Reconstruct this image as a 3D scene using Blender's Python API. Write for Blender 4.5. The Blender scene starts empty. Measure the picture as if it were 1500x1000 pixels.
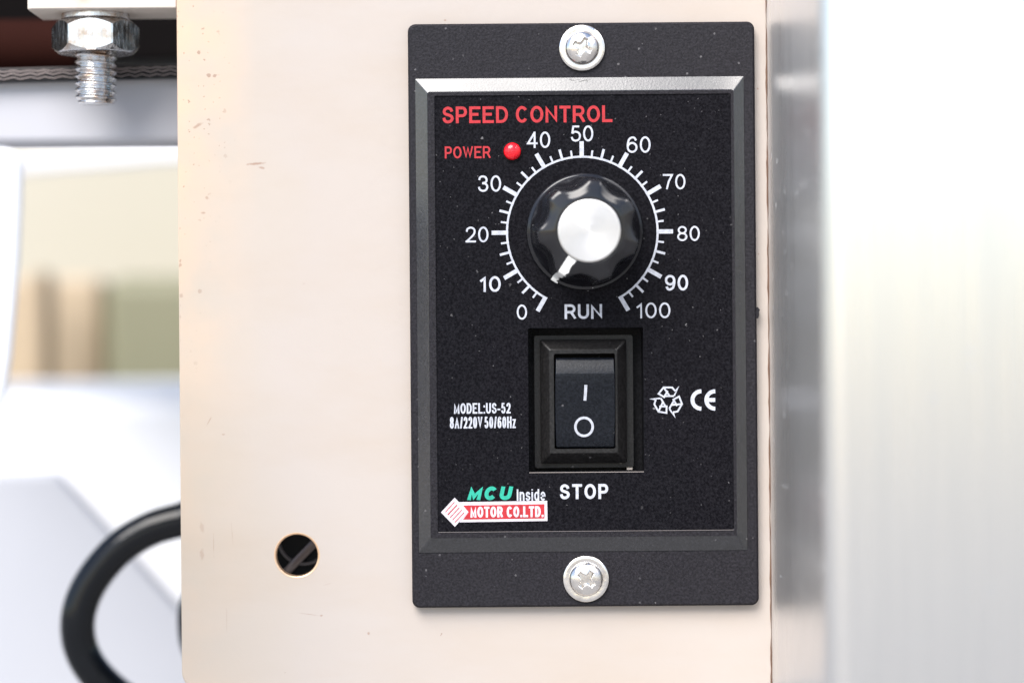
import bpy, bmesh, math, random
from math import sin, cos, pi, radians, hypot, atan2
from mathutils import Vector, Matrix
from mathutils.geometry import tessellate_polygon
random.seed(7)
C = bpy.context.scene.collection
S = 0.001                       # all shapes are written in millimetres

# ------------------------------------------------------------------ camera, sky, sun, exposure
D = 415.0                       # camera to panel, mm
LENS, SENSOR = 85.0, 36.0
K = SENSOR / LENS * D / 1500.0  # mm per photograph pixel on the panel
ROLL = radians(0.46)
cam = bpy.data.cameras.new('camera')
cam.lens = LENS; cam.sensor_width = SENSOR; cam.clip_start = 0.01; cam.clip_end = 500
cam.dof.use_dof = True; cam.dof.focus_distance = (D - 3) * S; cam.dof.aperture_fstop = 7.2
co = bpy.data.objects.new('camera', cam); C.objects.link(co)
co.matrix_world = Matrix.Translation((0, -D * S, 0)) @ Matrix.Rotation(ROLL, 4, 'Y') @ Matrix.Rotation(radians(90), 4, 'X')
bpy.context.scene.camera = co

SUN_EL, SUN_AZ = radians(46.5), radians(-154)      # azimuth clockwise from +Y: behind the camera, to its left
w = bpy.data.worlds.new("World"); bpy.context.scene.world = w; w.use_nodes = True
nt = w.node_tree
sky = nt.nodes.new('ShaderNodeTexSky'); sky.sky_type = 'NISHITA'; sky.sun_disc = False
sky.sun_elevation = SUN_EL; sky.sun_rotation = SUN_AZ
sky.air_density = 1.0; sky.dust_density = 1.5; sky.ozone_density = 1.0
nt.links.new(sky.outputs[0], nt.nodes['Background'].inputs[0])
nt.nodes['Background'].inputs[1].default_value = 0.13
sl = bpy.data.lights.new('sun', 'SUN'); sl.energy = 2.9; sl.angle = radians(42); sl.color = (1, .97, .93)
so = bpy.data.objects.new('sun', sl); C.objects.link(so)
sd = Vector((sin(SUN_AZ) * cos(SUN_EL), cos(SUN_AZ) * cos(SUN_EL), sin(SUN_EL)))
so.rotation_euler = sd.to_track_quat('Z', 'Y').to_euler(); so.location = sd * 3
vs = bpy.context.scene.view_settings
vs.view_transform = 'Standard'; vs.look = 'None'; vs.gamma = 1; vs.exposure = 0.9

# ------------------------------------------------------------------ helpers
def W(px, py, y=0.0):
    """point of the place (mm) that the photograph shows at px,py, at depth y behind the panel's front"""
    a, b = px - 750.0, 500.0 - py
    u = a * cos(ROLL) + b * sin(ROLL); v = -a * sin(ROLL) + b * cos(ROLL)
    f = K * (D + y) / D
    return Vector((u * f, y, v * f))

def tag(o, label=None, cat=None, group=None, kind=None):
    if label: o['label'] = label
    if cat: o['category'] = cat
    if group: o['group'] = group
    if kind: o['kind'] = kind
    return o
ORG = {}
def thing(name, at, label, cat, group=None):
    o = bpy.data.objects.new(name, None); C.objects.link(o)
    o.empty_display_size = 0.005
    o.location = Vector(at) * S; ORG[o.name] = Vector(at)
    return tag(o, label, cat, group)
def mk(name, verts, faces, mat, parent=None, smooth=False, bevel=0, seg=2, origin=None):
    org = ORG[parent.name] if parent else Vector(origin or (0, 0, 0))
    me = bpy.data.meshes.new(name)
    me.from_pydata([tuple((Vector(v) - org) * S) for v in verts], [], faces)
    me.materials.append(mat)
    bm = bmesh.new(); bm.from_mesh(me); bmesh.ops.recalc_face_normals(bm, faces=bm.faces); bm.to_mesh(me); bm.free()
    if smooth: me.polygons.foreach_set('use_smooth', [True] * len(me.polygons))
    o = bpy.data.objects.new(name, me); C.objects.link(o)
    if parent:
        o.parent = parent
        if parent.parent: pass
    else: o.location = org * S
    ORG[o.name] = org
    if bevel:
        b = o.modifiers.new('bevel', 'BEVEL'); b.width = bevel * S; b.segments = seg; b.limit_method = 'ANGLE'; b.angle_limit = radians(30)
        b.harden_normals = True
        me.polygons.foreach_set('use_smooth', [True] * len(me.polygons))
    return o
class MB:
    def __init__(s): s.v = []; s.f = []
    def add(s, vs, fs):
        n = len(s.v); s.v += [Vector(v) for v in vs]; s.f += [tuple(i + n for i in f) for f in fs]; return s
    def box(s, x0, x1, y0, y1, z0, z1):
        return s.add([(x0,y0,z0),(x1,y0,z0),(x1,y1,z0),(x0,y1,z0),(x0,y0,z1),(x1,y0,z1),(x1,y1,z1),(x0,y1,z1)],
                     [(0,1,2,3),(4,5,6,7),(0,1,5,4),(1,2,6,5),(2,3,7,6),(3,0,4,7)])
    def loft(s, rings, cap0=True, cap1=True):
        n = len(rings[0]); vs = [p for r in rings for p in r]; fs = []
        for k in range(len(rings) - 1):
            for i in range(n):
                j = (i + 1) % n
                fs.append((k*n+i, k*n+j, (k+1)*n+j, (k+1)*n+i))
        if cap0: fs.append(tuple(range(n - 1, -1, -1)))
        if cap1: fs.append(tuple((len(rings)-1)*n + i for i in range(n)))
        return s.add(vs, fs)
    def ribbon(s, pts, wd, y, t=0.02, closed=False):
        """flat stroke in the XZ plane with mitred joints; pts are (x,z); a butt-ended prism t thick, front at y"""
        n = len(pts); L = []; R = []
        for i in range(n):
            p = Vector(pts[i])
            a = Vector(pts[i-1]) if (i > 0 or closed) else None
            b = Vector(pts[(i+1) % n]) if (i < n-1 or closed) else None
            d1 = (p - a).normalized() if a is not None else (b - p).normalized()
            d2 = (b - p).normalized() if b is not None else d1
            n1 = Vector((-d1.y, d1.x)); n2 = Vector((-d2.y, d2.x)); m = (n1 + n2)
            m = m.normalized() if m.length > 1e-6 else n1
            k = wd / 2 / max(0.35, m.dot(n1))
            L.append(p + m * k); R.append(p - m * k)
        vs = []
        for q in L: vs.append((q.x, y, q.y))
        for q in R: vs.append((q.x, y, q.y))
        for q in L: vs.append((q.x, y + t, q.y))
        for q in R: vs.append((q.x, y + t, q.y))
        fs = []
        for i in range(n if closed else n - 1):
            j = (i + 1) % n
            fs += [(i, j, n+j, n+i), (2*n+i, 3*n+i, 3*n+j, 2*n+j), (i, 2*n+i, 2*n+j, j), (n+i, n+j, 3*n+j, 3*n+i)]
        if not closed: fs += [(0, n, 3*n, 2*n), (n-1, 3*n-1, 4*n-1, 2*n-1)][:0] + [(0, n, 3*n, 2*n), (n-1, 3*n-1, 4*n-1, 2*n+n-1)][:1]
        return s.add(vs, fs)
    def build(s, name, mat, parent=None, **k): return mk(name, s.v, s.f, mat, parent, **k)

def rrect(x0, z0, x1, z1, r, n=6):
    pts = []
    if r <= 0: return [(x0,z0),(x1,z0),(x1,z1),(x0,z1)]
    for cx, cz, a in ((x1-r, z0+r, -90), (x1-r, z1-r, 0), (x0+r, z1-r, 90), (x0+r, z0+r, 180)):
        for i in range(n + 1):
            t = radians(a + 90 * i / n); pts.append((cx + r*cos(t), cz + r*sin(t)))
    return pts
def circ(cx, cz, r, n=48): return [(cx + r*cos(2*pi*i/n), cz + r*sin(2*pi*i/n)) for i in range(n)]
def plate(outer, holes, yf, yb, outer_face=None, hole_faces=None, b=0.0, mb=None):
    """sheet between front yf and back yb; *_face = the loop on the front face (edge chamfer of depth b)"""
    mb = mb or MB()
    loops = [outer] + holes
    floops = [outer_face or outer] + (hole_faces or holes)
    for lp, y in ((floops, yf), (loops, yb)):
        polys = [[Vector((p[0], p[1], 0)) for p in l] for l in lp]
        tris = tessellate_polygon(polys)
        flat = [(p.x, y, p.y) for q in polys for p in q]
        mb.add(flat, [tuple(t) for t in tris])
    for l, fl in zip(loops, floops):
        n = len(l)
        rings = [[(p[0], yf, p[1]) for p in fl]]
        if b: rings.append([(p[0], yf + b, p[1]) for p in l])
        rings.append([(p[0], yb, p[1]) for p in l])
        mb.loft(rings, False, False)
    return mb
def weld(o, d=1e-7):
    bm = bmesh.new(); bm.from_mesh(o.data); bmesh.ops.remove_doubles(bm, verts=bm.verts, dist=d)
    bmesh.ops.recalc_face_normals(bm, faces=bm.faces); bm.to_mesh(o.data); bm.free(); return o
def catmull(P, n=10):
    out = []; P = [Vector(p) for p in P]
    for i in range(len(P) - 1):
        a = P[max(i-1, 0)]; b = P[i]; c = P[i+1]; d = P[min(i+2, len(P)-1)]
        for k in range(n):
            t = k / n
            out.append(0.5 * ((2*b) + (c-a)*t + (2*a-5*b+4*c-d)*t*t + (3*b-a-3*c+d)*t**3))
    out.append(P[-1]); return out
def tube(P, r, n=24, mb=None):
    mb = mb or MB(); rings = []; up = Vector((0, 1, 0))
    for i, p in enumerate(P):
        d = (P[min(i+1, len(P)-1)] - P[max(i-1, 0)]).normalized()
        u = d.cross(up).normalized(); v = u.cross(d)
        rr = r(i / (len(P)-1)) if callable(r) else r
        rings.append([p + u*rr*cos(2*pi*k/n) + v*rr*sin(2*pi*k/n) for k in range(n)])
    return mb.loft(rings)
def lathe_y(cx, cz, prof, n=64, mb=None):      # prof: (r, y)
    mb = mb or MB()
    return mb.loft([[(cx + r*cos(2*pi*k/n), y, cz + r*sin(2*pi*k/n)) for k in range(n)] for r, y in prof], False, True)

# ------------------------------------------------------------------ materials
def ramp(nt, fac, stops, interp='LINEAR'):
    r = nt.nodes.new('ShaderNodeValToRGB'); r.color_ramp.interpolation = interp
    e = r.color_ramp.elements
    while len(e) < len(stops): e.new(0.5)
    for q, (p, c) in zip(e, stops): q.position = p; q.color = (c, c, c, 1) if isinstance(c, (int, float)) else (*c, 1)
    nt.links.new(fac, r.inputs[0]); return r.outputs[0]
def mixc(nt, fac, a, b, mode='MIX'):
    m = nt.nodes.new('ShaderNodeMix'); m.data_type = 'RGBA'; m.blend_type = mode
    for s_, v in ((m.inputs[0], fac), (m.inputs[6], a), (m.inputs[7], b)):
        if hasattr(v, 'is_output') or isinstance(v, bpy.types.NodeSocket): nt.links.new(v, s_)
        elif isinstance(v, (int, float)) and s_ is m.inputs[0]: s_.default_value = v
        else: s_.default_value = (*v, 1) if len(v) == 3 else v
    return m.outputs[2]
def mathn(nt, op, a, b=None):
    m = nt.nodes.new('ShaderNodeMath'); m.operation = op
    for s_, v in ((m.inputs[0], a), (m.inputs[1], b)):
        if v is None: continue
        if isinstance(v, bpy.types.NodeSocket): nt.links.new(v, s_)
        else: s_.default_value = v
    return m.outputs[0]
def coords(nt, scale=(1,1,1), loc=(0,0,0), rot=(0,0,0)):
    g = nt.nodes.new('ShaderNodeNewGeometry') if False else nt.nodes.new('ShaderNodeTexCoord')
    m = nt.nodes.new('ShaderNodeMapping'); m.inputs['Scale'].default_value = scale
    m.inputs['Location'].default_value = loc; m.inputs['Rotation'].default_value = rot
    nt.links.new(g.outputs['Object'], m.inputs[0]); return m.outputs[0]
def noise(nt, vec, scale, detail=3, rough=.55):
    n = nt.nodes.new('ShaderNodeTexNoise'); n.inputs['Scale'].default_value = scale
    n.inputs['Detail'].default_value = detail; n.inputs['Roughness'].default_value = rough
    nt.links.new(vec, n.inputs['Vector']); return n.outputs[0]
def specks(nt, vec, scale, size, keep, warp=.5):
    """sparse round specks: a voronoi cell shows one only when its random value passes keep"""
    v = nt.nodes.new('ShaderNodeTexVoronoi'); v.inputs['Scale'].default_value = scale
    wn = nt.nodes.new('ShaderNodeTexNoise'); wn.inputs['Scale'].default_value = scale*3; nt.links.new(vec, wn.inputs['Vector'])
    ma = nt.nodes.new('ShaderNodeVectorMath'); ma.operation = 'MULTIPLY_ADD'; nt.links.new(wn.outputs['Color'], ma.inputs[0])
    ma.inputs[1].default_value = (warp/scale,)*3; nt.links.new(vec, ma.inputs[2]); vec = ma.outputs[0]
    nt.links.new(vec, v.inputs['Vector'])
    s_ = nt.nodes.new('ShaderNodeSeparateColor'); nt.links.new(v.outputs['Color'], s_.inputs[0])
    a = mathn(nt, 'GREATER_THAN', s_.outputs[0], 1 - keep)
    sz = mathn(nt, 'MULTIPLY', s_.outputs[1], size)
    b = mathn(nt, 'LESS_THAN', v.outputs['Distance'], sz)
    return mathn(nt, 'MULTIPLY', a, b)
def mat(name, col, rough=.5, metal=0, spec=.5, bump=None, coat=0):
    m = bpy.data.materials.new(name); m.use_nodes = True; nt = m.node_tree
    b = nt.nodes['Principled BSDF']
    b.inputs['Base Color'].default_value = (*col, 1); b.inputs['Roughness'].default_value = rough
    b.inputs['Metallic'].default_value = metal; b.inputs['Specular IOR Level'].default_value = spec
    b.inputs['Coat Weight'].default_value = coat; b.inputs['Coat Roughness'].default_value = .05
    if bump:
        sc, dist = bump
        set_bump(nt, b, noise(nt, coords(nt), sc), dist)
    return m, nt, b
def set_bump(nt, b, h, dist, strength=1.0):
    bp = nt.nodes.new('ShaderNodeBump'); bp.inputs['Distance'].default_value = dist; bp.inputs['Strength'].default_value = strength
    nt.links.new(h, bp.inputs['Height']); nt.links.new(bp.outputs[0], b.inputs['Normal'])

def black_plastic(name, col, rough, dust, bumpd, spec=.5):
    m, nt, b = mat(name, col, rough, spec=spec)
    c = coords(nt)
    grain = noise(nt, c, 2600, 2)
    big = ramp(nt, noise(nt, c, 45, 4), [(.3, 0.0), (.75, 1.0)])
    base = mixc(nt, ramp(nt, grain, [(.35, 0), (.8, 1)]), col, tuple(min(1, x*2.3 + .008) for x in col))
    d1 = specks(nt, c, 900, .30, .022 * dust); d2 = specks(nt, c, 1700, .36, .06 * dust)
    d = mathn(nt, 'MAXIMUM', d1, mathn(nt, 'MULTIPLY', d2, .55))
    d = mathn(nt, 'MULTIPLY', d, ramp(nt, noise(nt, c, 60, 2), [(.35, .15), (.6, 1)]))
    base = mixc(nt, d, base, (.17, .165, .17))
    nt.links.new(base, b.inputs['Base Color'])
    nt.links.new(mathn(nt, 'ADD', mathn(nt, 'MULTIPLY', big, .12), rough - .06), b.inputs['Roughness'])
    set_bump(nt, b, grain, bumpd)
    return m
M_plate = black_plastic('textured black plastic', (.006, .0052, .0075), .5, .4, .00006, .22)
M_bezel = black_plastic('black plastic bezel', (.006, .006, .008), .21, .5, .000008, 1.0)
M_bezel.node_tree.nodes['Principled BSDF'].inputs['IOR'].default_value = 1.52
M_label = black_plastic('black printed label', (.002, .0018, .0032), .55, .8, .00005, .06)
M_frame = black_plastic('satin black plastic', (.005, .0046, .0048), .36, .3, .00002, .32)
M_rocker = black_plastic('rocker black plastic', (.002, .003, .0055), .3, .25, .00002, .24)
M_well = black_plastic('dark recess plastic', (.003, .003, .004), .5, .4, .00002, .12)
M_knob, nt, b = mat('glossy black bakelite', (.008, .008, .010), .13)
c = coords(nt)
d = mathn(nt, 'MULTIPLY', specks(nt, c, 1100, .26, .04), 1.0)
nt.links.new(mixc(nt, d, (.008, .008, .010), (.4, .4, .4)), b.inputs['Base Color'])
nt.links.new(ramp(nt, noise(nt, c, 140, 4), [(.3, .08), (.8, .26)]), b.inputs['Roughness'])
set_bump(nt, b, noise(nt, c, 120, 1), .00004)

def ink(name, col):
    m, nt, b = mat(name, col, .55)
    c = coords(nt)
    nt.links.new(mixc(nt, ramp(nt, noise(nt, c, 1500, 3), [(.42, 0), (.75, .55)]), col, tuple(x*.45 for x in col)), b.inputs['Base Color'])
    return m
I_white = ink('pale grey ink', (.47, .49, .55)); I_red = ink('red ink', (.42, .010, .018)); I_green = ink('green ink', (.01, .36, .25))
I_pink = ink('white sticker print', (.60, .56, .61))
M_white, nt, b = mat('chipped white paint', (.8, .8, .78), .5, bump=(900, .0001))
M_led, nt, b = mat('red lens plastic', (.75, .012, .022), .12); b.inputs['Transmission Weight'].default_value = .0
b.inputs['Subsurface Weight'].default_value = .3; b.inputs['Subsurface Radius'].default_value = (.002, .0003, .0003); b.inputs['Subsurface Scale'].default_value = .5

# spun aluminium cap: concentric rings about the knob axis
M_alu, nt, b = mat('spun aluminium', (.63, .615, .60), .44, 1)
g = nt.nodes.new('ShaderNodeTexCoord'); sx = nt.nodes.new('ShaderNodeSeparateXYZ'); nt.links.new(g.outputs['Object'], sx.inputs[0])
rad = mathn(nt, 'SQRT', mathn(nt, 'ADD', mathn(nt, 'MULTIPLY', sx.outputs[0], sx.outputs[0]), mathn(nt, 'MULTIPLY', sx.outputs[2], sx.outputs[2])))
rings = mathn(nt, 'SINE', mathn(nt, 'MULTIPLY', rad, 2*pi/.00032))
set_bump(nt, b, mathn(nt, 'ADD', rings, mathn(nt, 'MULTIPLY', noise(nt, coords(nt), 500, 3), 2.0)), .00002, .6)
M_zinc, nt, b = mat('zinc plated steel', (.86, .83, .80), .26, 1)
c = coords(nt)
nt.links.new(mixc(nt, ramp(nt, noise(nt, c, 500, 4), [(.45, 0), (.75, 1)]), (.80, .77, .74), (.56, .52, .48)), b.inputs['Base Color'])
nt.links.new(ramp(nt, noise(nt, c, 900, 4), [(.3, .12), (.8, .30)]), b.inputs['Roughness'])
set_bump(nt, b, noise(nt, c, 1200, 3), .00004)
M_bolt, nt, b = mat('worn bright steel', (.8, .8, .8), .2, 1)
c = coords(nt); cs = coords(nt, (1, 1, .25))
nt.links.new(mixc(nt, ramp(nt, noise(nt, c, 330, 5), [(.48, 0), (.72, 1)]), (.68, .68, .69), (.40, .27, .18)), b.inputs['Base Color'])
nt.links.new(ramp(nt, noise(nt, cs, 1500, 4), [(.3, .12), (.8, .38)]), b.inputs['Roughness'])
set_bump(nt, b, noise(nt, cs, 1600, 3), .00006)
M_brass, nt, b = mat('bare worn hole edge', (.75, .52, .34), .35, .8, bump=(1500, .00003))

# cream painted panel: faint mottling, a few specks and rubbed scratches
CREAM = (.52, .45, .41)
def cream(name, marks):
    m, nt, b = mat(name, CREAM, .42)
    c = coords(nt)
    base = mixc(nt, ramp(nt, noise(nt, c, 14, 4), [(.35, 0), (.7, 1)]), (.43, .377, .337), (.43, .384, .352))
    sxx = nt.nodes.new('ShaderNodeSeparateXYZ'); nt.links.new(c, sxx.inputs[0])
    age = nt.nodes.new('ShaderNodeMapRange'); nt.links.new(mathn(nt, 'ADD', sxx.outputs[0], mathn(nt, 'MULTIPLY', noise(nt, c, 30, 4), .03)), age.inputs[0])
    age.inputs[1].default_value = W(262, 0).x * S; age.inputs[2].default_value = W(560, 0).x * S; age.inputs[3].default_value = 1; age.inputs[4].default_value = 0
    base = mixc(nt, age.outputs[0], base, (.445, .38, .30))
    smear = ramp(nt, noise(nt, coords(nt, (18, 18, 60), rot=(0, .5, 0)), 1.0, 5, .65), [(.46, 0), (.70, .32)])
    base = mixc(nt, smear, base, (.40, .32, .25))
    # grime close to the left edge
    sx = nt.nodes.new('ShaderNodeSeparateXYZ'); nt.links.new(c, sx.inputs[0])
    x0 = W(257, 0).x * S
    edge = nt.nodes.new('ShaderNodeMapRange'); nt.links.new(sx.outputs[0], edge.inputs[0])
    edge.inputs[1].default_value = x0; edge.inputs[2].default_value = x0 + .014; edge.inputs[3].default_value = 1; edge.inputs[4].default_value = 0
    hi = nt.nodes.new('ShaderNodeMapRange'); nt.links.new(sx.outputs[2], hi.inputs[0])
    hi.inputs[1].default_value = -.01; hi.inputs[2].default_value = .05; hi.inputs[3].default_value = .25; hi.inputs[4].default_value = 1
    eg = mathn(nt, 'MULTIPLY', edge.outputs[0], hi.outputs[0])
    gr = mathn(nt, 'MULTIPLY', mathn(nt, 'MULTIPLY', ramp(nt, noise(nt, c, 90, 5), [(.3, 0), (.62, 1)]), eg), 1.0)
    base = mixc(nt, gr, base, (.60, .42, .29))
    s1 = mathn(nt, 'MULTIPLY', specks(nt, c, 1150, .5, .30), ramp(nt, mathn(nt, 'MULTIPLY', eg, noise(nt, c, 70, 3)), [(.12, 0), (.30, 1)]))
    s2 = specks(nt, c, 260, .10, .05)
    base = mixc(nt, mathn(nt, 'MULTIPLY', mathn(nt, 'MAXIMUM', s1, s2), .6), base, (.22, .12, .08))
    # scratches
    vz = coords(nt, (260, 260, 30), rot=(0, .22, 0))
    sc = mathn(nt, 'MULTIPLY', ramp(nt, noise(nt, vz, 3, 3), [(.70, 0), (.75, 1)]), ramp(nt, noise(nt, c, 25, 2), [(.52, 0), (.6, .35)]))
    base = mixc(nt, sc, base, (.45, .30, .20))
    for (px, py, hw, hh, ang, dk) in marks:
        p = W(px, py) * S
        mp = nt.nodes.new('ShaderNodeMapping'); mp.vector_type = 'TEXTURE'
        mp.inputs['Location'].default_value = (p.x, 0, p.z); mp.inputs['Rotation'].default_value = (0, -radians(ang), 0)
        mp.inputs['Scale'].default_value = (hw*K*S, 1, hh*K*S)
        nt.links.new(g2(nt, c), mp.inputs[0])
        ln = nt.nodes.new('ShaderNodeVectorMath'); ln.operation = 'LENGTH'; nt.links.new(mp.outputs[0], ln.inputs[0])
        wob = mathn(nt, 'ADD', ln.outputs['Value'], mathn(nt, 'MULTIPLY', mathn(nt, 'SUBTRACT', noise(nt, c, 1300, 3), .5), 1.6))
        base = mixc(nt, ramp(nt, wob, [(.4, dk), (1.0, 0)]), base, (.26, .15, .10))
    nt.links.new(base, b.inputs['Base Color'])
    nt.links.new(ramp(nt, noise(nt, c, 60, 4), [(.3, .32), (.7, .5)]), b.inputs['Roughness'])
    set_bump(nt, b, mathn(nt, 'ADD', noise(nt, c, 420, 3), mathn(nt, 'MULTIPLY', s2, -1)), .00003)
    return m
def g2(nt, c):      # flatten the y axis so marks lie on the sheet
    s_ = nt.nodes.new('ShaderNodeVectorMath'); s_.operation = 'MULTIPLY'; s_.inputs[1].default_value = (1, 0, 1)
    nt.links.new(c, s_.inputs[0]); return s_.outputs[0]
MARKS = [(375, 240, 16, 2.2, 4, .75), (384, 246, 6, 2, -10, .6), (306, 617, 9, 1.2, 60, .45), (327, 636, 3, 1.2, 0, .5),
         (452, 899, 20, 1, -8, .35), (471, 901, 2.5, 1.5, 0, .6), (540, 927, 2.2, 2.4, 0, .6), (296, 773, 4, 9, 10, .25), (296, 812, 4, 9, 0, .3),
         (313, 797, 1, 18, 0, .3), (332, 905, 1, 22, 0, .22), (340, 780, 1, 20, 4, .2), (303, 290, 3, 3, 0, .5), (298, 312, 4, 2, 0, .6),
         (290, 184, 8, 3, 30, .6), (1110, 130, 1.5, 2, 0, .7), (1111, 372, 1.5, 1.5, 0, .5), (652, 30, 2, 1.5, 0, .7), (480, 855, 10, .8, 15, .2)]
M_cream = cream('cream painted steel', MARKS)
M_cream2, nt, b = mat('cream painted flange', (.80, .68, .58), .4, bump=(420, .00003))
c = coords(nt); nt.links.new(mixc(nt, ramp(nt, noise(nt, c, 160, 5), [(.55, 0), (.75, .6)]), (.60, .53, .47), (.42, .30, .23)), b.inputs['Base Color'])

# brushed stainless steel, brushing runs up and down
M_steel, nt, b = mat('brushed stainless steel', (.80, .80, .81), .2, 1)
cv = coords(nt, (1, 1, .012)); cf = coords(nt)
st = noise(nt, cv, 2400, 4, .7)
st2 = noise(nt, coords(nt, (1, 1, .02)), 420, 4, .75)
st = mathn(nt, 'MULTIPLY', mathn(nt, 'ADD', st, mathn(nt, 'MULTIPLY', st2, 1.0)), .5)
nt.links.new(mixc(nt, ramp(nt, st, [(.36, 0), (.64, 1)]), (.84, .83, .825), (.72, .72, .73)), b.inputs['Base Color'])
sp = specks(nt, cf, 380, .2, .12)
nt.links.new(mathn(nt, 'ADD', ramp(nt, st, [(.3, .24), (.8, .38)]), mathn(nt, 'MULTIPLY', sp, .3)), b.inputs['Roughness'])
set_bump(nt, b, st, .00009)
b.inputs['Anisotropic'].default_value = .8
tg = nt.nodes.new('ShaderNodeTangent'); tg.direction_type = 'RADIAL'; tg.axis = 'Z'; nt.links.new(tg.outputs[0], b.inputs['Tangent'])
M_rubber, nt, b = mat('black rubber', (.006, .006, .007), .5, spec=.2, bump=(700, .00005))
M_cable, nt, b = mat('black cable sheath', (.004, .005, .007), .17, spec=.28, bump=(160, .0002))
M_cord, nt, b = mat('worn fabric ply', (.30, .25, .24), .9, bump=(1800, .0002))
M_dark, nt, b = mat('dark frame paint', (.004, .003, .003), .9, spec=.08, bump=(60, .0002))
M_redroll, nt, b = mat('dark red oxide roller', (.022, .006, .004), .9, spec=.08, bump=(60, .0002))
def soft(name, c1, c2, sc, rough=.6):
    m, nt, b = mat(name, c1, rough)
    nt.links.new(mixc(nt, noise(nt, coords(nt), sc, 4), c1, c2), b.inputs['Base Color']); return m
M_grey = soft('pale grey paint', (.40, .40, .44), (.46, .46, .49), 30, .45)
M_whitep = soft('white paint', (.80, .81, .84), (.86, .86, .88), 20, .4)
M_beige = soft('cream wall plaster', (.43, .395, .31), (.49, .455, .37), 8)
M_tan = soft('tan board', (.40, .31, .20), (.48, .38, .27), 10)
M_brown = soft('brown timber', (.37, .28, .18), (.42, .32, .22), 12)
M_olive = soft('olive drab canvas', (.16, .155, .09), (.24, .23, .15), 10)
M_ground = soft('pale concrete', (.29, .275, .255), (.36, .345, .32), 3, .8)

# ------------------------------------------------------------------ the setting
o = mk('ground', [(-60000,-60000,-900),(60000,-60000,-900),(60000,60000,-900),(-60000,60000,-900)], [(0,1,2,3)], M_ground, None)
tag(o, kind='structure')

# ------------------------------------------------------------------ cream machine panel
PT = 1.6
pl, pr = W(262.5, 500).x, W(1127, 500).x
zt, zb = W(750, -260).z, W(270, 1011).z
PX0, PX1 = W(641, 500).x, W(1073, 500).x
outer = rrect(pl, zb, pr + 26, zt, 3.2, 8); outf = rrect(pl+.18, zb+.18, pr + 25.8, zt-.18, 3.0, 8)
hc = W(435, 813); HR = 31.0 * K
cut = rrect(PX0 + 1, W(0, 770).z, PX1 - 1, W(0, 150).z, 1, 4)
panel = thing('metal_sheet_panel', (pl, 0, zb), 'cream painted sheet metal panel with a small round hole, carrying the black speed controller', 'metal panel')
o = plate(outer, [circ(hc.x, hc.z, HR), cut], 0, PT, outf, [circ(hc.x, hc.z, HR + .12), cut], .18).build('sheet', M_cream, panel)
weld(o)
# the material reads object coordinates, so the sheet's own origin sits at the world origin
for v in o.data.vertices: v.co += Vector((pl, 0, zb)) * S
o.location = -Vector((pl, 0, zb)) * S
mb = MB(); n = 64
prof = [(HR + .30, -.004), (HR + .14, -.03), (HR - .03, .10), (HR - .10, .5), (HR - .10, PT)]
mb.loft([[(hc.x + r*cos(2*pi*k/n), y, hc.z + r*sin(2*pi*k/n)) for k in range(n)] for r, y in prof], False, False)
o = mb.build('hole_rim', M_brass, panel, smooth=True); tag(o, 'thin bare metal rim of the round hole')

# ------------------------------------------------------------------ speed controller
PLT = 2.0                        # mounting plate thickness
ctr = thing('speed_controller', W(854, 462, 0), 'black motor speed controller with fluted dial knob and rocker switch, screwed to the cream panel', 'speed controller')
def box_px(x0, y0, x1, y1, y):    # photo rectangle (at its middle lines) to local rect
    cx, cy = (x0+x1)/2, (y0+y1)/2
    return W(x0, cy, y).x, W(cx, y1, y).z, W(x1, cy, y).x, W(cx, y0, y).z
a = box_px(600.5, 33.5, 1108.5, 888, -PLT)
H = box_px(774, 480, 943, 691, -3.2)
LB = box_px(639, 139, 1073, 777, -3.2)
def grow(r, g): return (r[0]-g, r[1]-g, r[2]+g, r[3]+g)
o = plate(rrect(*a, 1.3, 8), [rrect(*grow(LB, .2), .2, 3)], -PLT, 0, rrect(*grow(a, -.35), 1.0, 8), None, .35).build('mounting_plate', M_plate, ctr)
weld(o)
# bezel: chamfered frame round the label
BO = box_px(611, 114, 1092, 807, -PLT); BI = box_px(627.5, 132.5, 1078, 787, -3.05)
mb = MB()
def ring(r, y, rad=.25): return [(p[0], y, p[1]) for p in rrect(*r, rad, 4)]
mb.loft([ring(grow(BO, .03), -PLT - .004, .15), ring(grow(BO, 0), -PLT - .12, .15), ring(BI, -2.94, .3), ring(grow(BI, -.10), -3.0, .3)], False, False)
o = mb.build('bezel', M_bezel, ctr)
mb = MB()
mb.loft([ring(grow(BI, -.10), -3.0, .3), ring(grow(LB, .08), -3.0, .3), ring(grow(LB, .0), -2.95, .3), ring(LB, -2.6, .3)], False, False)
mb.build('bezel_rim', M_plate, ctr)
LY = -2.8
mb = MB()
for k in range(9):
    p_ = W(836 + k*3.6 + random.uniform(-1.5, 1.5), 118.5 + random.uniform(-1.5, 1.8) + abs(k-4)*-.3, -2.4)
    f_ = (BO[3] - p_.z)/(BO[3] - BI[3]); yy = -2.12 - .82*f_ - .012
    mb.ribbon([(p_.x - .25, p_.z), (p_.x + .28, p_.z + random.uniform(-.06, .06))], .07, yy, .01)
mb.build('scuff_mark', mat('dark scuff', (.02, .018, .018), .8, spec=.1)[0], ctr)
o = plate(rrect(*grow(LB, -.02), .25, 4), [rrect(*H, .25, 4)], LY, LY + .5).build('face_label', M_label, ctr)
# body behind the panel, and the switch well sunk into it
WD = 2.6
body = plate(rrect(*grow(LB, -.9), .5, 3), [rrect(*grow(H, .0), .25, 4)], LY + .52, WD + 1)
body.box(LB[0]+1, LB[2]-1, WD + 1.05, 34, LB[1]+1, LB[3]-1)
o = body.build('housing', M_well, ctr)
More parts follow.
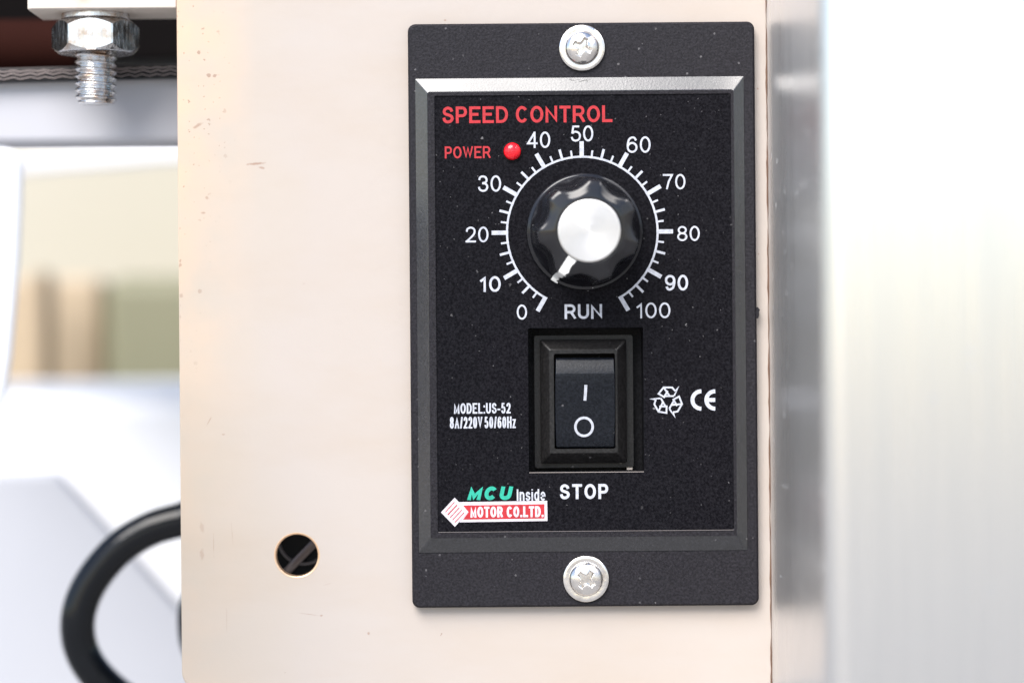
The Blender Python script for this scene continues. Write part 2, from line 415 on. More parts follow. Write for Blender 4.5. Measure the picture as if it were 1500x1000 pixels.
# moulding nub on the right edge
p = W(1108, 458, -1); mb = MB()
mb.loft([[(p.x + dx, y, p.z + dz) for dx, dz in ((-.4, -1.0), (.25, -.95), (.42, -.3), (.36, .1), (.55, .5), (.2, .95), (-.4, 1.0))] for y in (-1.7, -.5)])
mb.build('moulding_nub', M_plate, ctr)
# fine pale lip along the label's lower edge
mb = MB(); mb.box(LB[0]+.1, LB[2]-.1, -3.08, -3.04, LB[1]-.10, LB[1]-.03); 
mb.build('label_lip', mat('pale lip edge', (.16, .14, .14), .6)[0], ctr)

# --- printing -------------------------------------------------------------
TY = LY - .006
def el(cx, cy, rx, ry, a0, a1, n=20): return [(cx + rx*cos(radians(a0 + (a1-a0)*i/n)), cy + ry*sin(radians(a0 + (a1-a0)*i/n))) for i in range(n + 1)]
def cm(*P): return [tuple(p) for p in catmull([Vector(p) for p in P], 6)]
def rot180(P): return [(1-x, 1-y) for x, y in P]
S_ = cm((.96,.74),(.84,.91),(.5,1),(.17,.92),(.05,.745),(.17,.59),(.5,.51),(.86,.42),(1,.26),(.86,.08),(.5,0),(.14,.08),(0,.30))
SIX = cm((.94,.78),(.80,.95),(.52,1),(.16,.86),(.01,.52),(.01,.31))
LOOP = el(.505,.31,.495,.31,0,360,30)[:-1]
# glyph: width, strokes; a stroke is centreline points in 0..1 (closed when the flag is set)
G = {
 'A': (.72, [([(0,0),(.5,1),(1,0)],0), ([(.19,.34),(.81,.34)],0)]), 'C': (.74, [(el(.5,.5,.5,.5,38,322,30),0)]),
 'D': (.72, [([(0,0),(.42,0)] + el(.42,.5,.58,.5,-80,80,16) + [(.42,1),(0,1)],1)]),
 'E': (.66, [([(1,1),(0,1),(0,0),(1,0)],0), ([(0,.53),(.93,.53)],0)]), 'H': (.70, [([(0,0),(0,1)],0), ([(1,0),(1,1)],0), ([(0,.52),(1,.52)],0)]),
 'I': (.0, [([(.5,0),(.5,1)],0)]), 'L': (.58, [([(0,1),(0,0),(1,0)],0)]), 'M': (.82, [([(0,0),(0,1),(.5,0),(1,1),(1,0)],0)]),
 'N': (.70, [([(0,0),(0,1),(1,0),(1,1)],0)]), 'O': (.80, [(el(.5,.5,.5,.5,0,360,40)[:-1],1)]),
 'P': (.66, [([(0,0),(0,1)],0), ([(0,1),(.55,1)] + el(.6,.72,.4,.28,80,-80,10) + [(.55,.44),(.02,.44)],0)]),
 'R': (.72, [([(0,0),(0,1)],0), ([(0,1),(.55,1)] + el(.58,.73,.38,.27,80,-80,10) + [(.5,.46),(.02,.46)],0), ([(.5,.46),(.66,.40),(1,0)],0)]),
 'S': (.66, [(S_,0)]), 'T': (.66, [([(0,1),(1,1)],0), ([(.5,1),(.5,0)],0)]), 'U': (.70, [([(0,1),(0,.36)] + el(.5,.34,.5,.34,190,350,18) + [(1,.36),(1,1)],0)]),
 'V': (.70, [([(0,1),(.5,0),(1,1)],0)]), 'W': (1.02, [([(0,1),(.26,0),(.5,1),(.74,0),(1,1)],0)]),
 '0': (.56, [(el(.5,.5,.5,.5,0,360,36)[:-1],1)]), '1': (.30, [([(.85,0),(.85,1),(.6,.86),(0,.70)],0)]),
 '2': (.56, [(cm((.03,.70),(.12,.90),(.5,1),(.88,.90),(.96,.71),(.84,.50),(.42,.23),(.0,.0)),0), ([(0,0),(1,0)],0)]),
 '3': (.55, [(cm((.04,.75),(.16,.93),(.48,1),(.80,.93),(.92,.76),(.80,.59),(.40,.53)),0), (cm((.40,.53),(.82,.47),(1,.28),(.84,.07),(.48,0),(.14,.08),(0,.27)),0)]),
 '4': (.58, [([(.76,0),(.76,1)],0), ([(.74,.98),(0,.26),(1,.26)],0)]),
 '5': (.56, [([(.92,1),(.20,1),(.07,.50)],0), (cm((.07,.50),(.26,.60),(.52,.63),(.86,.54),(1,.32),(.85,.08),(.47,0),(.14,.07),(0,.26)),0)]),
 '6': (.56, [(SIX,0), (LOOP,1)]), '7': (.55, [([(0,1),(1,1),(.60,.52),(.38,0)],0)]), '9': (.56, [(rot180(SIX),0), (rot180(LOOP),1)]),
 '8': (.56, [(el(.5,.76,.43,.24,0,360,28)[:-1],1), (el(.5,.26,.5,.26,0,360,28)[:-1],1)]),
 ':': (.0, [([(.5,0),(.5,.02)],0), ([(.5,.60),(.5,.74)],0)]), '.': (.0, [([(.5,0),(.5,.02)],0)]), '-': (.26, [([(0,.36),(1,.36)],0)]), '/': (.26, [([(0,0),(1,1)],0)]),
 'n': (.46, [([(0,0),(0,.74)],0), ([(0,.5)] + el(.5,.44,.5,.30,160,0,12) + [(1,0)],0)]),
 's': (.42, [([(x, y*.74) for x, y in S_],0)]), 'i': (.0, [([(.5,0),(.5,.74)],0), ([(.5,.96),(.5,1)],0)]),
 'd': (.48, [([(1,0),(1,1)],0), (el(.5,.37,.5,.37,0,360,26)[:-1],1)]), 'e': (.48, [([(.0,.40),(1,.40)] + el(.5,.37,.5,.37,8,320,24),0)]),
 'z': (.42, [([(0,.74),(1,.74),(0,0),(1,0)],0)]),
}
def text(name, s, x0, y0, x1, y1, m, parent=ctr, wt=.12, shear=0.0, gap=.16, word=.38, y=TY, t=.03, rise=1.0):
    """upright sans lettering drawn stroke by stroke so that it fills the given rectangle"""
    cw = W((x0+x1)/2, (y0+y1)/2, y); f = K*(D+y)/D
    tw, th = (x1-x0)*f, (y1-y0)*f; wd = wt*th; h = wd/2
    nsp = s.count(' '); chars = [c for c in s if c != ' ']
    glw = sum(G[c][0] for c in chars)
    ngap = len(s.replace(' ', '')) - 1 - nsp
    # natural width = glyphs + strokes + gaps; only glyph widths and gaps stretch
    nat = glw - 0 + ngap*gap + nsp*word
    k = (tw - shear*th - wd*len(chars)) / (nat*th)
    x = -tw/2; mb = MB(); j = 0; prev = None
    for i, c in enumerate(s):
        if c == ' ': x += word*k*th - (gap*k*th if False else 0); continue
        if i and s[i-1] != ' ': x += gap*k*th
        gw = G[c][0]*k*th
        for pts, closed in G[c][1]:
            P = [Vector((x + h + u*gw, -th/2 + h + v*(th - wd))) for u, v in pts]
            if not closed:
                for e, q in ((0, 1), (-1, -2)):
                    d_ = (P[e] - P[q]).normalized(); u, v = pts[e]
                    if (v in (0, 1, .74, .02) and abs(d_.y) > .6) or (u in (0, 1) and abs(d_.x) > .9): P[e] = P[e] + d_*h
                if c in '.:' : P[0].y += 0
            P = [(p.x + shear*(p.y + th/2) , p.y) for p in P]
            n0 = len(mb.v); mb.ribbon([(cw.x + p[0], cw.z + p[1]) for p in P], wd, y - .003*(j % 4), t, bool(closed)); j += 1
            for q in mb.v[n0:]: q.z = min(max(q.z, cw.z - th/2), cw.z + th/2)      # cut sharp mitres at the cap lines
        x += gw + wd
    return mb.build(name, m, parent)
text('title_lettering', 'SPEED CONTROL', 648, 155.5, 897, 180, I_red, wt=.172, gap=.17, word=.62)
text('caption_lettering', 'POWER', 651.5, 214.5, 718.5, 232, I_red, wt=.15)
for s_, r in (('0', (757,446,772,468)), ('10', (702,404.5,733.5,427.5)), ('20', (682,332,715.5,355)), ('30', (700,257,734,281)),
              ('40', (772,193,806,217)), ('50', (836,184,869,207.5)), ('60', (918,200,953,224)), ('70', (971,255,1004,277.5)),
              ('80', (992,331,1025,353)), ('90', (974,402.5,1008,425.5)), ('100', (931.5,443,982,466))):
    text('numeral', s_, *r, I_white, wt=.15 if s_ in ('10', '90') else .118, gap=.15)
text('caption_lettering', 'RUN', 827, 445.5, 882, 467, I_white, wt=.17, gap=.17)
text('caption_lettering', 'STOP', 820, 708.5, 891, 730.5, I_white, wt=.185, gap=.22)
text('rating_lettering', 'MODEL:US-52', 665, 590, 748, 605.5, I_white, wt=.155, gap=.18)
text('rating_lettering', '8A/220V 50/60Hz', 659, 610, 755.5, 627, I_white, wt=.14, gap=.2, word=.5)
text('logo_lettering', 'MCU', 684, 712, 752, 732, I_green, wt=.29, shear=.22, gap=.26)
text('logo_lettering', 'Inside', 757, 716, 799, 733, I_white, wt=.14, gap=.16)
def poly(name, pts, m, y, t=.02):
    P = [W(px, py, y) for px, py in pts]; n = len(P)
    v = [p for p in P] + [p + Vector((0, t, 0)) for p in P]
    return mk(name, v, [tuple(range(n)), tuple(range(2*n-1, n-1, -1))] + [(i, (i+1) % n, n+(i+1) % n, n+i) for i in range(n)], m, ctr)
poly('banner_border', [(672,735),(801.5,733),(802,762.5),(673,764.5)], I_pink, TY)
poly('banner', [(678.5,740),(797.3,738),(797.6,758.8),(678.2,760.5),(686.5,749.5)], I_red, TY - .03)
text('banner_lettering', 'MOTOR CO.LTD.', 689, 741.2, 796.5, 757.2, I_pink, wt=.20, y=TY - .06, word=.8, gap=.17)
poly('diamond_emblem', [(646,750),(666,728.5),(686,749),(666.3,771)], I_pink, TY - .05)
mb = MB()
for i, (p0, p1) in enumerate((((652.5,749.5),(665.5,735)), ((656,753.5),(669.5,739)), ((659.5,757.5),(673,742.8)), ((663,761),(676.5,746.3)), ((666.5,764.5),(680,750)))):
    q0, q1 = W(*p0, TY), W(*p1, TY); mb.ribbon([(q0.x, q0.z), (q1.x, q1.z)], (1.1 if i != 1 else 1.5)*K, TY - .08, .03)
mb.build('emblem_stripe', I_red, ctr)
# dial scale: ring arc and ticks
dc = W(853, 340, TY)
def dpt(r, a): return (dc.x + r*K*cos(a), dc.z + r*K*sin(a))
A0, A1 = radians(240), radians(-60)
arc = [dpt(109.6, A0 + (A1-A0)*i/120) for i in range(121)]
MB().ribbon(arc, 3.0*K, TY, .02).build('scale_arc', I_white, ctr)
for i in range(41):
    a_ = A0 + (A1-A0)*i/40
    r1, wd = (132, 6.2) if i % 4 == 0 else ((124.5, 3.6) if i % 2 == 0 else (119.5, 2.8))
    MB().ribbon([dpt(107.9, a_), dpt(r1, a_)], wd*K, TY - .012, .02).build('tick_mark', I_white, ctr)
# recycling emblem and conformity mark
def zp(x, y): q = W(940 + x/11.54, 550 + y/11.54, TY); return (q.x, q.z)
arrow = [[(545,345),(392,345),(380,362),(285,305),(370,198),(515,200),(570,262)], [(572,258),(612,207),(548,340)], [(372,200),(470,340)], [(384,350),(440,255)]]
cx_, cy_ = 445, 428
for k in range(3):
    mb = MB()
    for j, st_ in enumerate(arrow):
        pts = []
        for (x, y) in st_:
            t = radians(120*k); dx, dy = x-cx_, y-cy_
            pts.append(zp(cx_ + dx*cos(t) - dy*sin(t), cy_ + dx*sin(t) + dy*cos(t)))
        mb.ribbon(pts, 2.5*K, TY - .01 - .006*j, .02)
    mb.build('recycling_arrow', I_white, ctr)
mb = MB()
for ccx in (1008, 1243):
    mb.ribbon([zp(ccx + 150*cos(radians(t)) , 410 - 147*sin(radians(t))) for t in range(90, 271, 6)], 66/11.54*K, TY, .02)
mb.ribbon([zp(1112, 410), zp(1243, 410)], 66/11.54*K, TY - .01, .02)
mb.build('conformity_mark', I_white, ctr)

# --- indicator lamp
lp = W(750.5, 222, LY)
mb = MB(); R_ = 12.6*K
lathe_y(lp.x, lp.z, [(R_, LY + .3), (R_, LY - .35)] + [(R_*cos(t), LY - .35 - .95*sin(t)) for t in [radians(x) for x in range(10, 90, 10)]] + [(.05, LY - 1.3)], 48, mb)
o = mb.build('indicator_lamp', M_led, ctr, smooth=True); tag(o, 'round red power indicator lamp')
mb = MB(); mb.loft([[(lp.x + r*cos(2*pi*k/48), y, lp.z + r*sin(2*pi*k/48)) for k in range(48)] for r, y in ((R_+.30, LY-.004), (R_+.26, LY-.10), (R_+.10, LY-.12), (R_+.01, LY-.02))], False, False)
mb.build('lamp_socket', M_well, ctr)

# --- rocker switch (part) with frame, rocker and marks (sub-parts)
F0 = box_px(783, 491, 927, 684, WD); F1 = box_px(791.5, 497, 918, 678, 0.2)
F2 = box_px(804.5, 511, 905, 664, -1.3); F3 = box_px(812, 518, 901, 657, -1.3)
sw = plate(rrect(*F0, .4, 4), [rrect(*F3, .3, 4)], 1.5, WD - .05).build('rocker_switch', M_frame, ctr)
mb = MB()
mb.loft([ring(F1, 1.45, .4), ring(F1, 0.15, .4), ring(grow(F1, -.1), 0.0, .4), ring(F2, -1.25, .3), ring(grow(F2, -.12), -1.32, .3), ring(grow(F3, .05), -1.32, .3), ring(F3, -1.25, .3), ring(F3, 1.45, .3)], False, False)
mb.build('switch_frame', M_frame, sw)
sc_ = box_px(814.5, 524, 900, 655.5, -2)
rx0, rz0, rx1, rz1 = sc_
hgt = rz1 - rz0
prof = [(rz1, 1.4), (rz1, -1.3), (rz1 - .2, -1.75), (rz1 - 2.6, -2.78), (rz1 - 2.75, -2.8)] + \
       [(rz1 - 2.75 - (hgt - 3.1)*t, -2.8 + 1.6*t**.85) for t in (.2, .4, .6, .8, 1.0)] + [(rz0, -1.0), (rz0, 1.4)]
def bulge(z): return .16*(1 - ((z - (rz0+rz1)/2)/(hgt/2))**2)
mb = MB()
rings_ = []
for x, s1 in ((rx0, -1), (rx1, 1)):
    rings_.append([(x + s1*bulge(z), y, z) for z, y in prof])
inner = [rings_[0], rings_[1]]
mb.loft(inner)
rk = mb.build('rocker', M_rocker, sw, bevel=.22, seg=3)
def ry(z):      # front of the rocker's long face at height z
    t = (rz1 - 2.75 - z)/(hgt - 3.1); return -2.8 + 1.6*max(t, 0)**.85
def onrock(px, py):
    q = W(px, py, -2.6)
    for _ in range(3): q = W(px, py, ry(q.z))
    return q
def rockmark(name, pts, wd, closed=False):
    mb = MB(); n0 = 0
    mb.ribbon([(p.x, p.z) for p in pts], wd*K, 0, .03, closed)
    mb.v = [Vector((v.x, ry(v.z) - .025 + v.y, v.z)) for v in mb.v]
    return mb.build(name, I_white, sw)
rockmark('run_mark', [onrock(858.2, 563.5), onrock(857.6, 575), onrock(856.8, 586.5)], 4.2)
rc = onrock(855.5, 624.8)
rockmark('stop_mark', [Vector((rc.x + 12.6*K*cos(2*pi*i/48), 0, rc.z + 13.2*K*sin(2*pi*i/48))) for i in range(48)], 3.6, True)
# pale lip along the well's lower edge
mb = MB(); 
mb.box(H[0]+.05, H[2]-.05, LY-.004, LY+.04, H[1]-.09, H[1]-.01)
mb.build('well_lip', mat('pale well edge', (.34, .30, .28), .5)[0], ctr)
q = box_px(918, 677, 926, 688, WD-.3)
mb = MB(); mb.box(q[0], q[2], WD-.9, WD-.1, q[1]+.1, q[3])  # small cream block in the well's lower right corner
mb.build('cream_block', M_cream2, ctr)

# --- knob: skirt, fluted body, spun cap, painted pointer
kb = W(856.5, 339.5, LY)
KO = Vector((kb.x, LY, kb.z))
TILT = Matrix.Rotation(radians(1.6), 3, 'Z') @ Matrix.Rotation(radians(1.9), 3, 'X')
PH = radians(237)
def lobe(th):       # 0 on a ridge, 1 in the middle of a flute
    u = ((th - PH) / (2*pi/7)) % 1.0
    u = abs(u - .5)*2          # 1 at ridge, 0 at flute
    t = max(0, min(1, (1 - u - .27)/.73))
    return 1 - (1-t)**2
NK = 224
kn_prof = [  # (radius circular, radius ridge, flute depth, height)
    (9.98, 0, 0), (9.98, 0, .7), (9.88, 0, .95), (9.66, 0, 1.12), (9.4, 0, 1.25), (9.25, .0, 1.5), (9.1, .3, 2.2), (9.02, .7, 3.4), (8.94, 1.0, 4.8), (8.84, 1.15, 6.6), (8.7, 1.25, 9.0),
    (8.52, 1.25, 11.4), (8.46, 1.25, 11.95), (8.36, 1.24, 12.25), (8.16, 1.2, 12.42), (7.6, 1.0, 12.52), (6.5, .4, 12.8), (5.6, 0, 12.98), (5.32, 0, 12.98), (5.28, 0, 12.6)]
mb = MB(); rr = []
for r, fl, h in kn_prof:
    rr.append([TILT @ Vector(((r - fl*lobe(2*pi*i/NK))*cos(2*pi*i/NK), -h, (r - fl*lobe(2*pi*i/NK))*sin(2*pi*i/NK))) + KO for i in range(NK)])
mb.loft(rr, False, True)
kn = mb.build('knob', M_knob, ctr, smooth=True)
# the cap has its own origin on the knob's axis so its spin rings centre there
n = 96; mb = MB()
capr = [(5.24, 12.7), (5.24, 13.25), (5.12, 13.38), (4.9, 13.40), (2.5, 13.34), (.02, 13.32)]
mb.loft([[TILT @ Vector((r*cos(2*pi*k/n), -h, r*sin(2*pi*k/n))) + KO for k in range(n)] for r, h in capr], False, True)
o = mb.build('knob_cap', M_alu, kn, smooth=True)
for v in o.data.vertices: v.co -= (KO - ORG[ctr.name] + TILT @ Vector((0, -13.3, 0))) * S
o.location = (KO - ORG[ctr.name] + TILT @ Vector((0, -13.3, 0))) * S
# pointer: worn white paint lying on the knob from cap to skirt
def knob_surf(th, s):    # s in profile index units
    i = min(int(s), len(kn_prof)-2); f = s - i
    a_, b_ = kn_prof[i], kn_prof[i+1]
    r = a_[0] + (b_[0]-a_[0])*f; fl = a_[1] + (b_[1]-a_[1])*f; h = a_[2] + (b_[2]-a_[2])*f
    return r - fl*lobe(th), h
mb = MB(); rows = []
NS = 60
for k in range(NS):
    s_ = 18 - (18 - 1.2)*k/(NS-1)
    w2 = .70 - .16*k/NS + random.uniform(-.02, .02)
    w1 = .72 - .22*k/NS + (.10*sin(k*.7) + random.uniform(-.10, .10))*(1 if k > 8 else .2) + (-.28 if 33 < k < 44 else 0) + (.18 if k > 52 else 0)
    if k < 6: w1 += .1
    row = []
    for j in range(9):
        off = -w2 + (w1 + w2)*j/8
        r, h = knob_surf(PH, s_)
        th = PH + off/max(r, 3)
        r, h = knob_surf(th, s_)
        row.append(TILT @ Vector(((r + .03)*cos(th), -h - .03, (r + .03)*sin(th))) + KO)
    rows.append(row)
vs_ = [p for r in rows for p in r]
mb.add(vs_, [(k*9+j, k*9+j+1, (k+1)*9+j+1, (k+1)*9+j) for k in range(NS-1) for j in range(8)])
o = mb.build('pointer_line', M_white, kn)
sm = o.modifiers.new('thickness', 'SOLIDIFY'); sm.thickness = .05*S; sm.offset = 0

# ------------------------------------------------------------------ screws
def screw(px, py, rot, label):
    p = W(px, py, -PLT)
    t = thing('washer_head_screw', (p.x, -PLT, p.z), label, 'screw', 'plated screws holding the controller')
    n = 96
    RW, RH = 33.6*K, 25.2*K
    mb = MB()
    mb.loft([[(p.x + r*cos(2*pi*k/n), -PLT - h, p.z + r*sin(2*pi*k/n)) for k in range(n)] for r, h in
             ((RW-.1, 0), (RW, .12), (RW, .5), (RW-.12, .62), (RW-.5, .66), (RH+.1, .62), (RH-.4, .62))], False, True)
    mb.build('washer_flange', M_zinc, t, smooth=True)
    mb = MB(); rings = []
    NR = 56
    for i in range(NR, 0, -1):
        r = RH*i/NR; ring_ = []
        for k in range(n):
            th = 2*pi*k/n; u, v = r*cos(th-rot), r*sin(th-rot)
            h = .63 + 1.45*(1 - (r/RH)**2.6)**.55 if r < RH else .63
            d = -9
            for a_, b_ in ((abs(u), abs(v)), (abs(v), abs(u))):
                L_ = 1.58; wv = .34 + .44*max(0, 1 - a_/1.25)**1.6
                d = max(d, min((L_ - a_), (wv - b_)))
            e = max(0, min(1, (d + .10)/.34)); e = e*e*(3-2*e)
            dep = 1.9*e*(1 - .3*r/RH)
            ring_.append((p.x + r*cos(th), -PLT - h + dep, p.z + r*sin(th)))
        rings.append(ring_)
    mb.loft(rings, False, True)
    mb.build('screw_head', M_zinc, t, smooth=True)
screw(852.5, 71, radians(-25), 'plated cross head screw at the top of the black controller, above the title')
screw(858.3, 847, radians(50), 'plated cross head screw at the bottom of the black controller, below the STOP lettering')

# ------------------------------------------------------------------ folded steel cover on the right
cov = thing('steel_cover', (pr, 0, W(0, 1040).z), 'folded brushed stainless steel cover standing out beside the controller', 'steel cover')
FD = 72.0; BR = 3.4
sec = [(pr, -.02)]
sec += [(pr, -y) for y in (12, 30, 50, FD - BR)]
for i in range(1, 13):
    t = radians(90*i/12); sec.append((pr + BR - BR*cos(t), -(FD - BR) - BR*sin(t)))
sec += [(pr + x, -FD) for x in (10, 30, 60, 110)]
back = [(x + (1.2 if k < 5 else 1.2*cos(radians(90*min(max(k-4, 0), 12)/12))), y + (0 if k < 5 else 1.2*sin(radians(90*min(max(k-4, 0), 12)/12)))) for k, (x, y) in enumerate(sec)]
zt2, zb2 = W(750, -300).z, W(750, 1180).z
z_b = W(1130, 996, 0).z - 4
mb = MB()
loop = sec + back[::-1]
mb.loft([[(x, y, z) for x, y in loop] for z in (z_b, zt2)])
o = mb.build('folded_sheet', M_steel, cov)
for v in o.data.vertices: v.co += ORG[cov.name] * S
o.location = -ORG[cov.name] * S

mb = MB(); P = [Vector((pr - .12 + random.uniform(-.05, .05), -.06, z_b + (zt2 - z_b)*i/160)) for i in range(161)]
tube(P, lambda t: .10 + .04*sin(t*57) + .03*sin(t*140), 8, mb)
mb.build('seam_shadow', mat('brown seam shadow', (.13, .07, .045), .8)[0], cov, smooth=True)  # thin brown strip painting the gap shadow between steel and panel

# ------------------------------------------------------------------ flange, hanging bolt and nut
fz = W(150, 0, 0).z
FT = W(150, 13, -.0).z      # underside of the flange
fl = MB()
x0, x1 = W(38, 10).x, pl - .02
pts = [(x1, 0), (x1, 14.2), (x0, 14.2), (x0, 1.4)] + [(x0 + 1.4 - 1.4*cos(radians(t)), 1.4 - 1.4*sin(radians(t))) for t in (20, 45, 70, 90)]
fl.loft([[(x, y, z) for x, y in pts] for z in (FT, FT + 2.4)])
o = fl.build('mounting_flange', M_cream2, None, bevel=.3, origin=(x0, 0, FT))
tag(o, 'cream painted metal flange at the top left with a bolt through it', 'flange')
BX, BY = W(139.5, 100, 7).x, 7.6
bt = thing('hex_bolt', (BX, BY, FT - 17), 'bright threaded bolt with a hex nut hanging below the cream flange', 'bolt')
def hz(py): return W(140, py, BY).z
def cyl(r0, z0, z1, nm, m, ch=.25, rin=0, rot=0):
    n = 64; mb = MB()
    rg = [[(BX + r*cos(2*pi*k/n), BY + r*sin(2*pi*k/n), z) for k in range(n)] for r, z in ((r0-ch, z0), (r0, z0+ch), (r0, z1-ch), (r0-ch, z1))]
    return mb.loft(rg).build(nm, m, bt, bevel=.05)
cyl(50.5*K, hz(31), hz(20.5), 'spring_washer', M_bolt, .2)
cyl(48*K, hz(20.4), FT - .01, 'flat_washer', M_rubber, .1)
# the nut: hexagon cut by cones at both ends
AF = 13.0/2 * 1.02; n = 144; nz0, nz1 = hz(79), hz(32.5)
rot = radians(-90 + 2)
mb = MB()
def hexr(th): 
    u = ((th - rot + pi/6) % (pi/3)) - pi/6
    return AF / cos(u)
R0 = [hexr(2*pi*k/n) for k in range(n)]
def nring(f, z): return [(BX + f[k]*cos(2*pi*k/n), BY + f[k]*sin(2*pi*k/n), z[k]) for k in range(n)]
ck = [max(0, r - AF*1.0)*1.0 for r in R0]
rin = [AF*.96]*n
mb.loft([nring(rin, [nz0]*n), nring([min(r, AF) * .985 for r in R0], [nz0 + .08]*n), nring([r - .04 for r in R0], [nz0 + .1 + c for c in ck]), nring(R0, [nz0 + .16 + c for c in ck]),
         nring(R0, [nz1 - .16 - c for c in ck]), nring([r - .04 for r in R0], [nz1 - .1 - c for c in ck]), nring(rin, [nz1]*n)])
nut = mb.build('hex_nut', M_bolt, bt)
# threaded shank, real helix
mb = MB(); n = 48; z0, z1 = hz(152.5), hz(70); P_ = 10.4*K; steps = int((z1 - z0)/P_*14)
rings = []
for i in range(steps + 1):
    z = z0 + (z1 - z0)*i/steps; rg = []
    for k in range(n):
        ph = ((z - z0)/P_ + k/n) % 1.0
        tri = abs(ph - .5)*2; tri = max(.12, min(.86, tri))
        r = 31.5*K - .78*tri + .05
        e = (z - z0)/.55
        if e < 1: r = min(r, 26*K + (31*K - 26*K)*e)
        r += .03*sin(k*2.1 + z*3)
        rg.append((BX + r*cos(2*pi*k/n), BY + r*sin(2*pi*k/n), z))
    rings.append(rg)
mb.loft(rings)
o = mb.build('threaded_shank', M_bolt, bt)
o.data.polygons.foreach_set('use_smooth', [True]*len(o.data.polygons))

# ------------------------------------------------------------------ conveyor belt with its worn ply edge
by = 16.0
b0, b1 = W(-160, 101, by), W(300, 99, by)
zt_, zb_ = W(130, 99, by).z, W(130, 116.5, by).z
belt = thing('conveyor_belt', (W(130, 108, by).x, by, zb_), 'black rubber conveyor belt edge with frayed wavy plies, running behind the bolt', 'conveyor belt')
def slope(x): return (x - W(130, 0, by).x) * .018 
mb = MB(); xs = [b0.x, b1.x]
mb.loft([[(x, y, z + slope(x)) for y, z in ((by, zb_), (by + 60, zb_), (by + 60, zt_), (by, zt_))] for x in xs])
mb.build('rubber_core', M_rubber, belt)
X_ = []; x = b0.x
while x < b1.x: X_.append((x, random.uniform(.6, 1.1))); x += 12.3*K*random.uniform(.8, 1.2)
for pz, amp, wd, jit in ((102.0, 1.0, 1.6, .3), (106.6, 2.1, 1.7, .25), (112.4, 1.9, 1.3, .3)):
    zc = W(130, pz, by).z
    pts = [(x + random.uniform(-1.4, 1.4)*K, zc + slope(x) + ((k % 2)*2 - 1)*amp*K*a_ + random.uniform(-jit, jit)*K) for k, (x, a_) in enumerate(X_)]
    mb = MB(); mb.ribbon(pts, wd*K, by - .18, .4)
    mb.build('fabric_ply', M_cord, belt)
mb = MB(); mb.loft([[(x, y, z + slope(x)) for y, z in ((by + 2, zt_ + .02), (by + 58, zt_ + .02), (by + 58, zt_ + .5), (by + 2, zt_ + .5))] for x in xs])
mb.build('cover_sheet', soft('dusty grey belt cover', (.05, .042, .04), (.10, .09, .088), 90), belt)

# ------------------------------------------------------------------ dark chassis above the belt
def slab(name, m, y0, y1, x0, py0, x1, py1, label, cat, bevel=.6, at=None):
    A = W(x0, py1, y0); B = W(x1, py0, y0)
    o = MB().box(A.x, B.x, y0, y1, A.z, B.z).build(name, m, None, bevel=bevel, origin=(A.x, y0, A.z))
    return tag(o, label, cat)
slab('frame_plate', M_dark, 72, 90, -1500, -420, 2400, 100, 'near black machine frame plate in the shade above the belt', 'machine frame')  # ends carried on beyond view so the nut's side faces reflect dark
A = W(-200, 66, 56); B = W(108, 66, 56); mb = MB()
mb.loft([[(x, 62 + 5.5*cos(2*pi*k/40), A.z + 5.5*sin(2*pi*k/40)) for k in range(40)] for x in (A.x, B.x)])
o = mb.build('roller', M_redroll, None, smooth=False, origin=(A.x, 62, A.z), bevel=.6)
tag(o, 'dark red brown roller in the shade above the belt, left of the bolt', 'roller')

# ------------------------------------------------------------------ out-of-focus background
G0, G1 = W(-260, 500, 19).x, W(300, 500, 19).x
gz1, gz0 = W(130, 116, 19).z, W(130, 214, 19).z
sec = [(18.6, gz1)] + [(18.6 + 2 - 2*cos(radians(t)), gz0 + 2 - 2*sin(radians(t))) for t in range(0, 91, 10)] + [(21.6, gz0), (21.6, gz1)]
o = MB().loft([[(x, y, z) for y, z in sec] for x in (G0, G1)]).build('grey_guard', M_grey, None, origin=(G0, 19, gz0))
tag(o, 'pale grey guard plate hanging just below the conveyor belt, bent back at its lower edge', 'guard plate')
wl = slab('cream_wall', M_beige, 420, 460, -700, -900, 500, 1900, 'cream plastered wall far behind the machine', 'wall')
A = W(-40, 236, 200); B = W(310, 222, 200)
o = MB().loft([[(x, y, z + dz) for y, dz in ((200, -2.2), (212, -2.2), (212, 2.2), (200, 2.2))] for x, z in ((A.x, A.z - 1), (B.x, B.z + 1))]).build('pale_rail', M_whitep, None, origin=tuple(A))
tag(o, 'thin pale rail crossing the cream wall under the guard plate', 'rail')
slab('tan_board', M_tan, 330, 350, -40, 405, 148, 700, 'tan board leaning against the wall beside the olive box', 'board', 3)
slab('brown_post', M_brown, 300, 318, 44, 395, 66, 700, 'narrow brown timber post in front of the tan board', 'post', 3)
slab('olive_box', M_olive, 300, 380, 152, 402, 330, 700, 'olive green box behind the cream panel edge', 'box', 6)
slab('white_tray', M_whitep, 103.5, 240, -500, 566, 420, 1500, 'large white painted tray filling the lower left background', 'tray', 8)
# white tapered panel at the far left edge, nearer than the controller
y = -62
P = [W(px, py, y) for px, py in ((-420, 216), (10, 216), (31, 232), (29, 300), (26, 370), (21, 440), (14, 520), (5, 580), (-12, 640), (-60, 700), (-420, 720))]
o = MB().loft([[(p.x, yy, p.z) for p in P] for yy in (y, y + 3)]).build('white_side_guard', M_whitep, None, bevel=1.2, origin=tuple(P[-1]))
tag(o, 'white tapered sheet guard at the left edge of the view, out of focus', 'side guard')
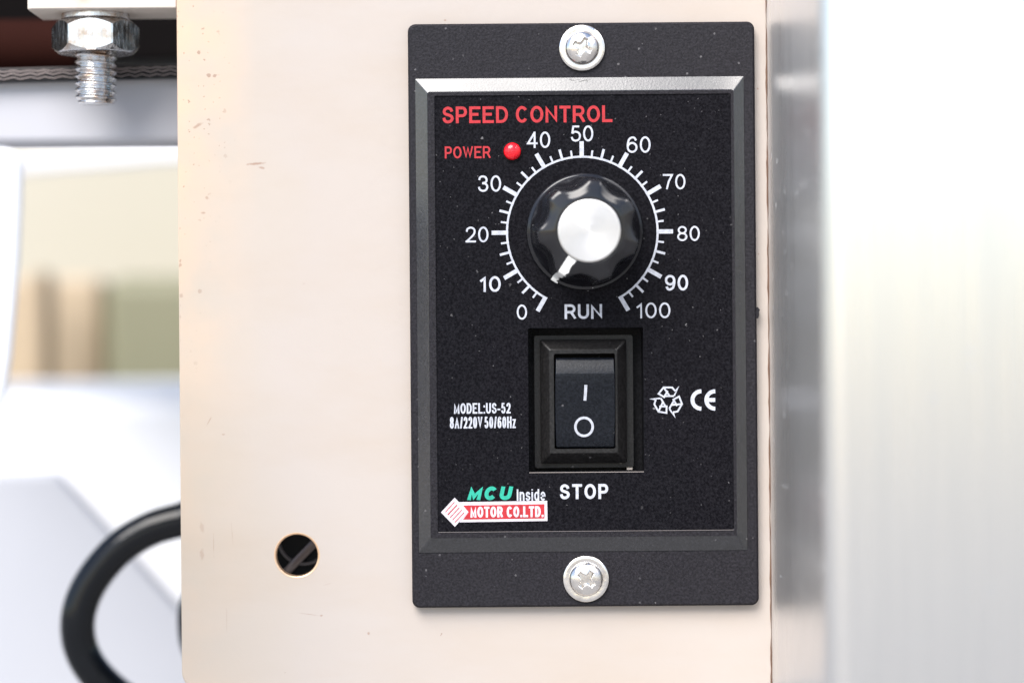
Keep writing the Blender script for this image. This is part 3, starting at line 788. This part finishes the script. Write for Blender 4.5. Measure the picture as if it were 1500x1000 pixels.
# slanting shadow on the tray, put in as a grey sheet before it
y = 98
P = [W(px, py, y) for px, py in ((-400, 694), (82, 694), (290, 922), (420, 1500), (-400, 1500))]
o = MB().loft([[(p.x, yy, p.z) for p in P] for yy in (y, y + 4)]).build('slanted_shadow', soft('tray shadow grey', (.40, .41, .45), (.44, .45, .49), 25, .5), None, bevel=1.5, origin=tuple(P[4]))
tag(o, 'pale grey sheet painted as the slanting shadow on the tray, behind the cable loop', 'painted shadow')
# black cable loop
pts = [(560,800,52),(470,785,50),(380,760,48),(300,752,46),(262,762,46),(222,774,46),(182,797,46),(149,830,46),(125,868,46),(114,908,46),(119,950,47),(143,990,48),(190,1030,50),(250,1060,52),(300,1040,54),(300,980,54),(286,930,54),(290,880,54),(330,850,54),(420,860,54)]
path = catmull([W(*p) for p in pts], 12)
o = tube(path, 25.5*K*1.11, 32).build('cable', M_cable, None, smooth=True, origin=tuple(W(300, 1080, 46)))
tag(o, 'thick black cable looping out from behind the cream panel', 'cable')
# black drum behind the round hole
dr = thing('black_drum', (hc.x, 30, hc.z - 14), 'black drum with a painted highlight band seen through the round hole in the cream panel', 'drum')
mb = MB(); n = 72
rg = []
for r, y in ((13.5, 60), (13.5, 14), (13, 13.2)):
    rg.append([(hc.x + r*cos(2*pi*k/n), y, hc.z + r*sin(2*pi*k/n)) for k in range(n)])
mb.loft(rg); mb.build('drum_face', M_rubber, dr, smooth=False)
mb = MB()
ccx, ccz, rr_ = hc.x + .2, hc.z + 1.9, 4.4
P = [Vector((ccx + rr_*cos(radians(t)), 11.5, ccz + rr_*sin(radians(t)))) for t in range(170, 375, 6)]
tube(P, .30, 12, mb); mb.build('drum_rim', mat('worn grey rubber edge', (.10, .085, .085), .3)[0], dr, smooth=True)
mb = MB(); tube([Vector((hc.x - 3.2, 12.6, hc.z - 4.2)), Vector((hc.x - 1.2, 11.4, hc.z - 2.1)), Vector((hc.x + 1.5, 11.0, hc.z + .6)), Vector((hc.x + 4.6, 10.8, hc.z + 3.6))], .75, 20, mb)
mb.build('drum_highlight', soft('brown highlight colour', (.16, .12, .11), (.22, .17, .15), 200, .35), dr, smooth=True)  # the drum's brownish highlight, put in as a lighter coloured band
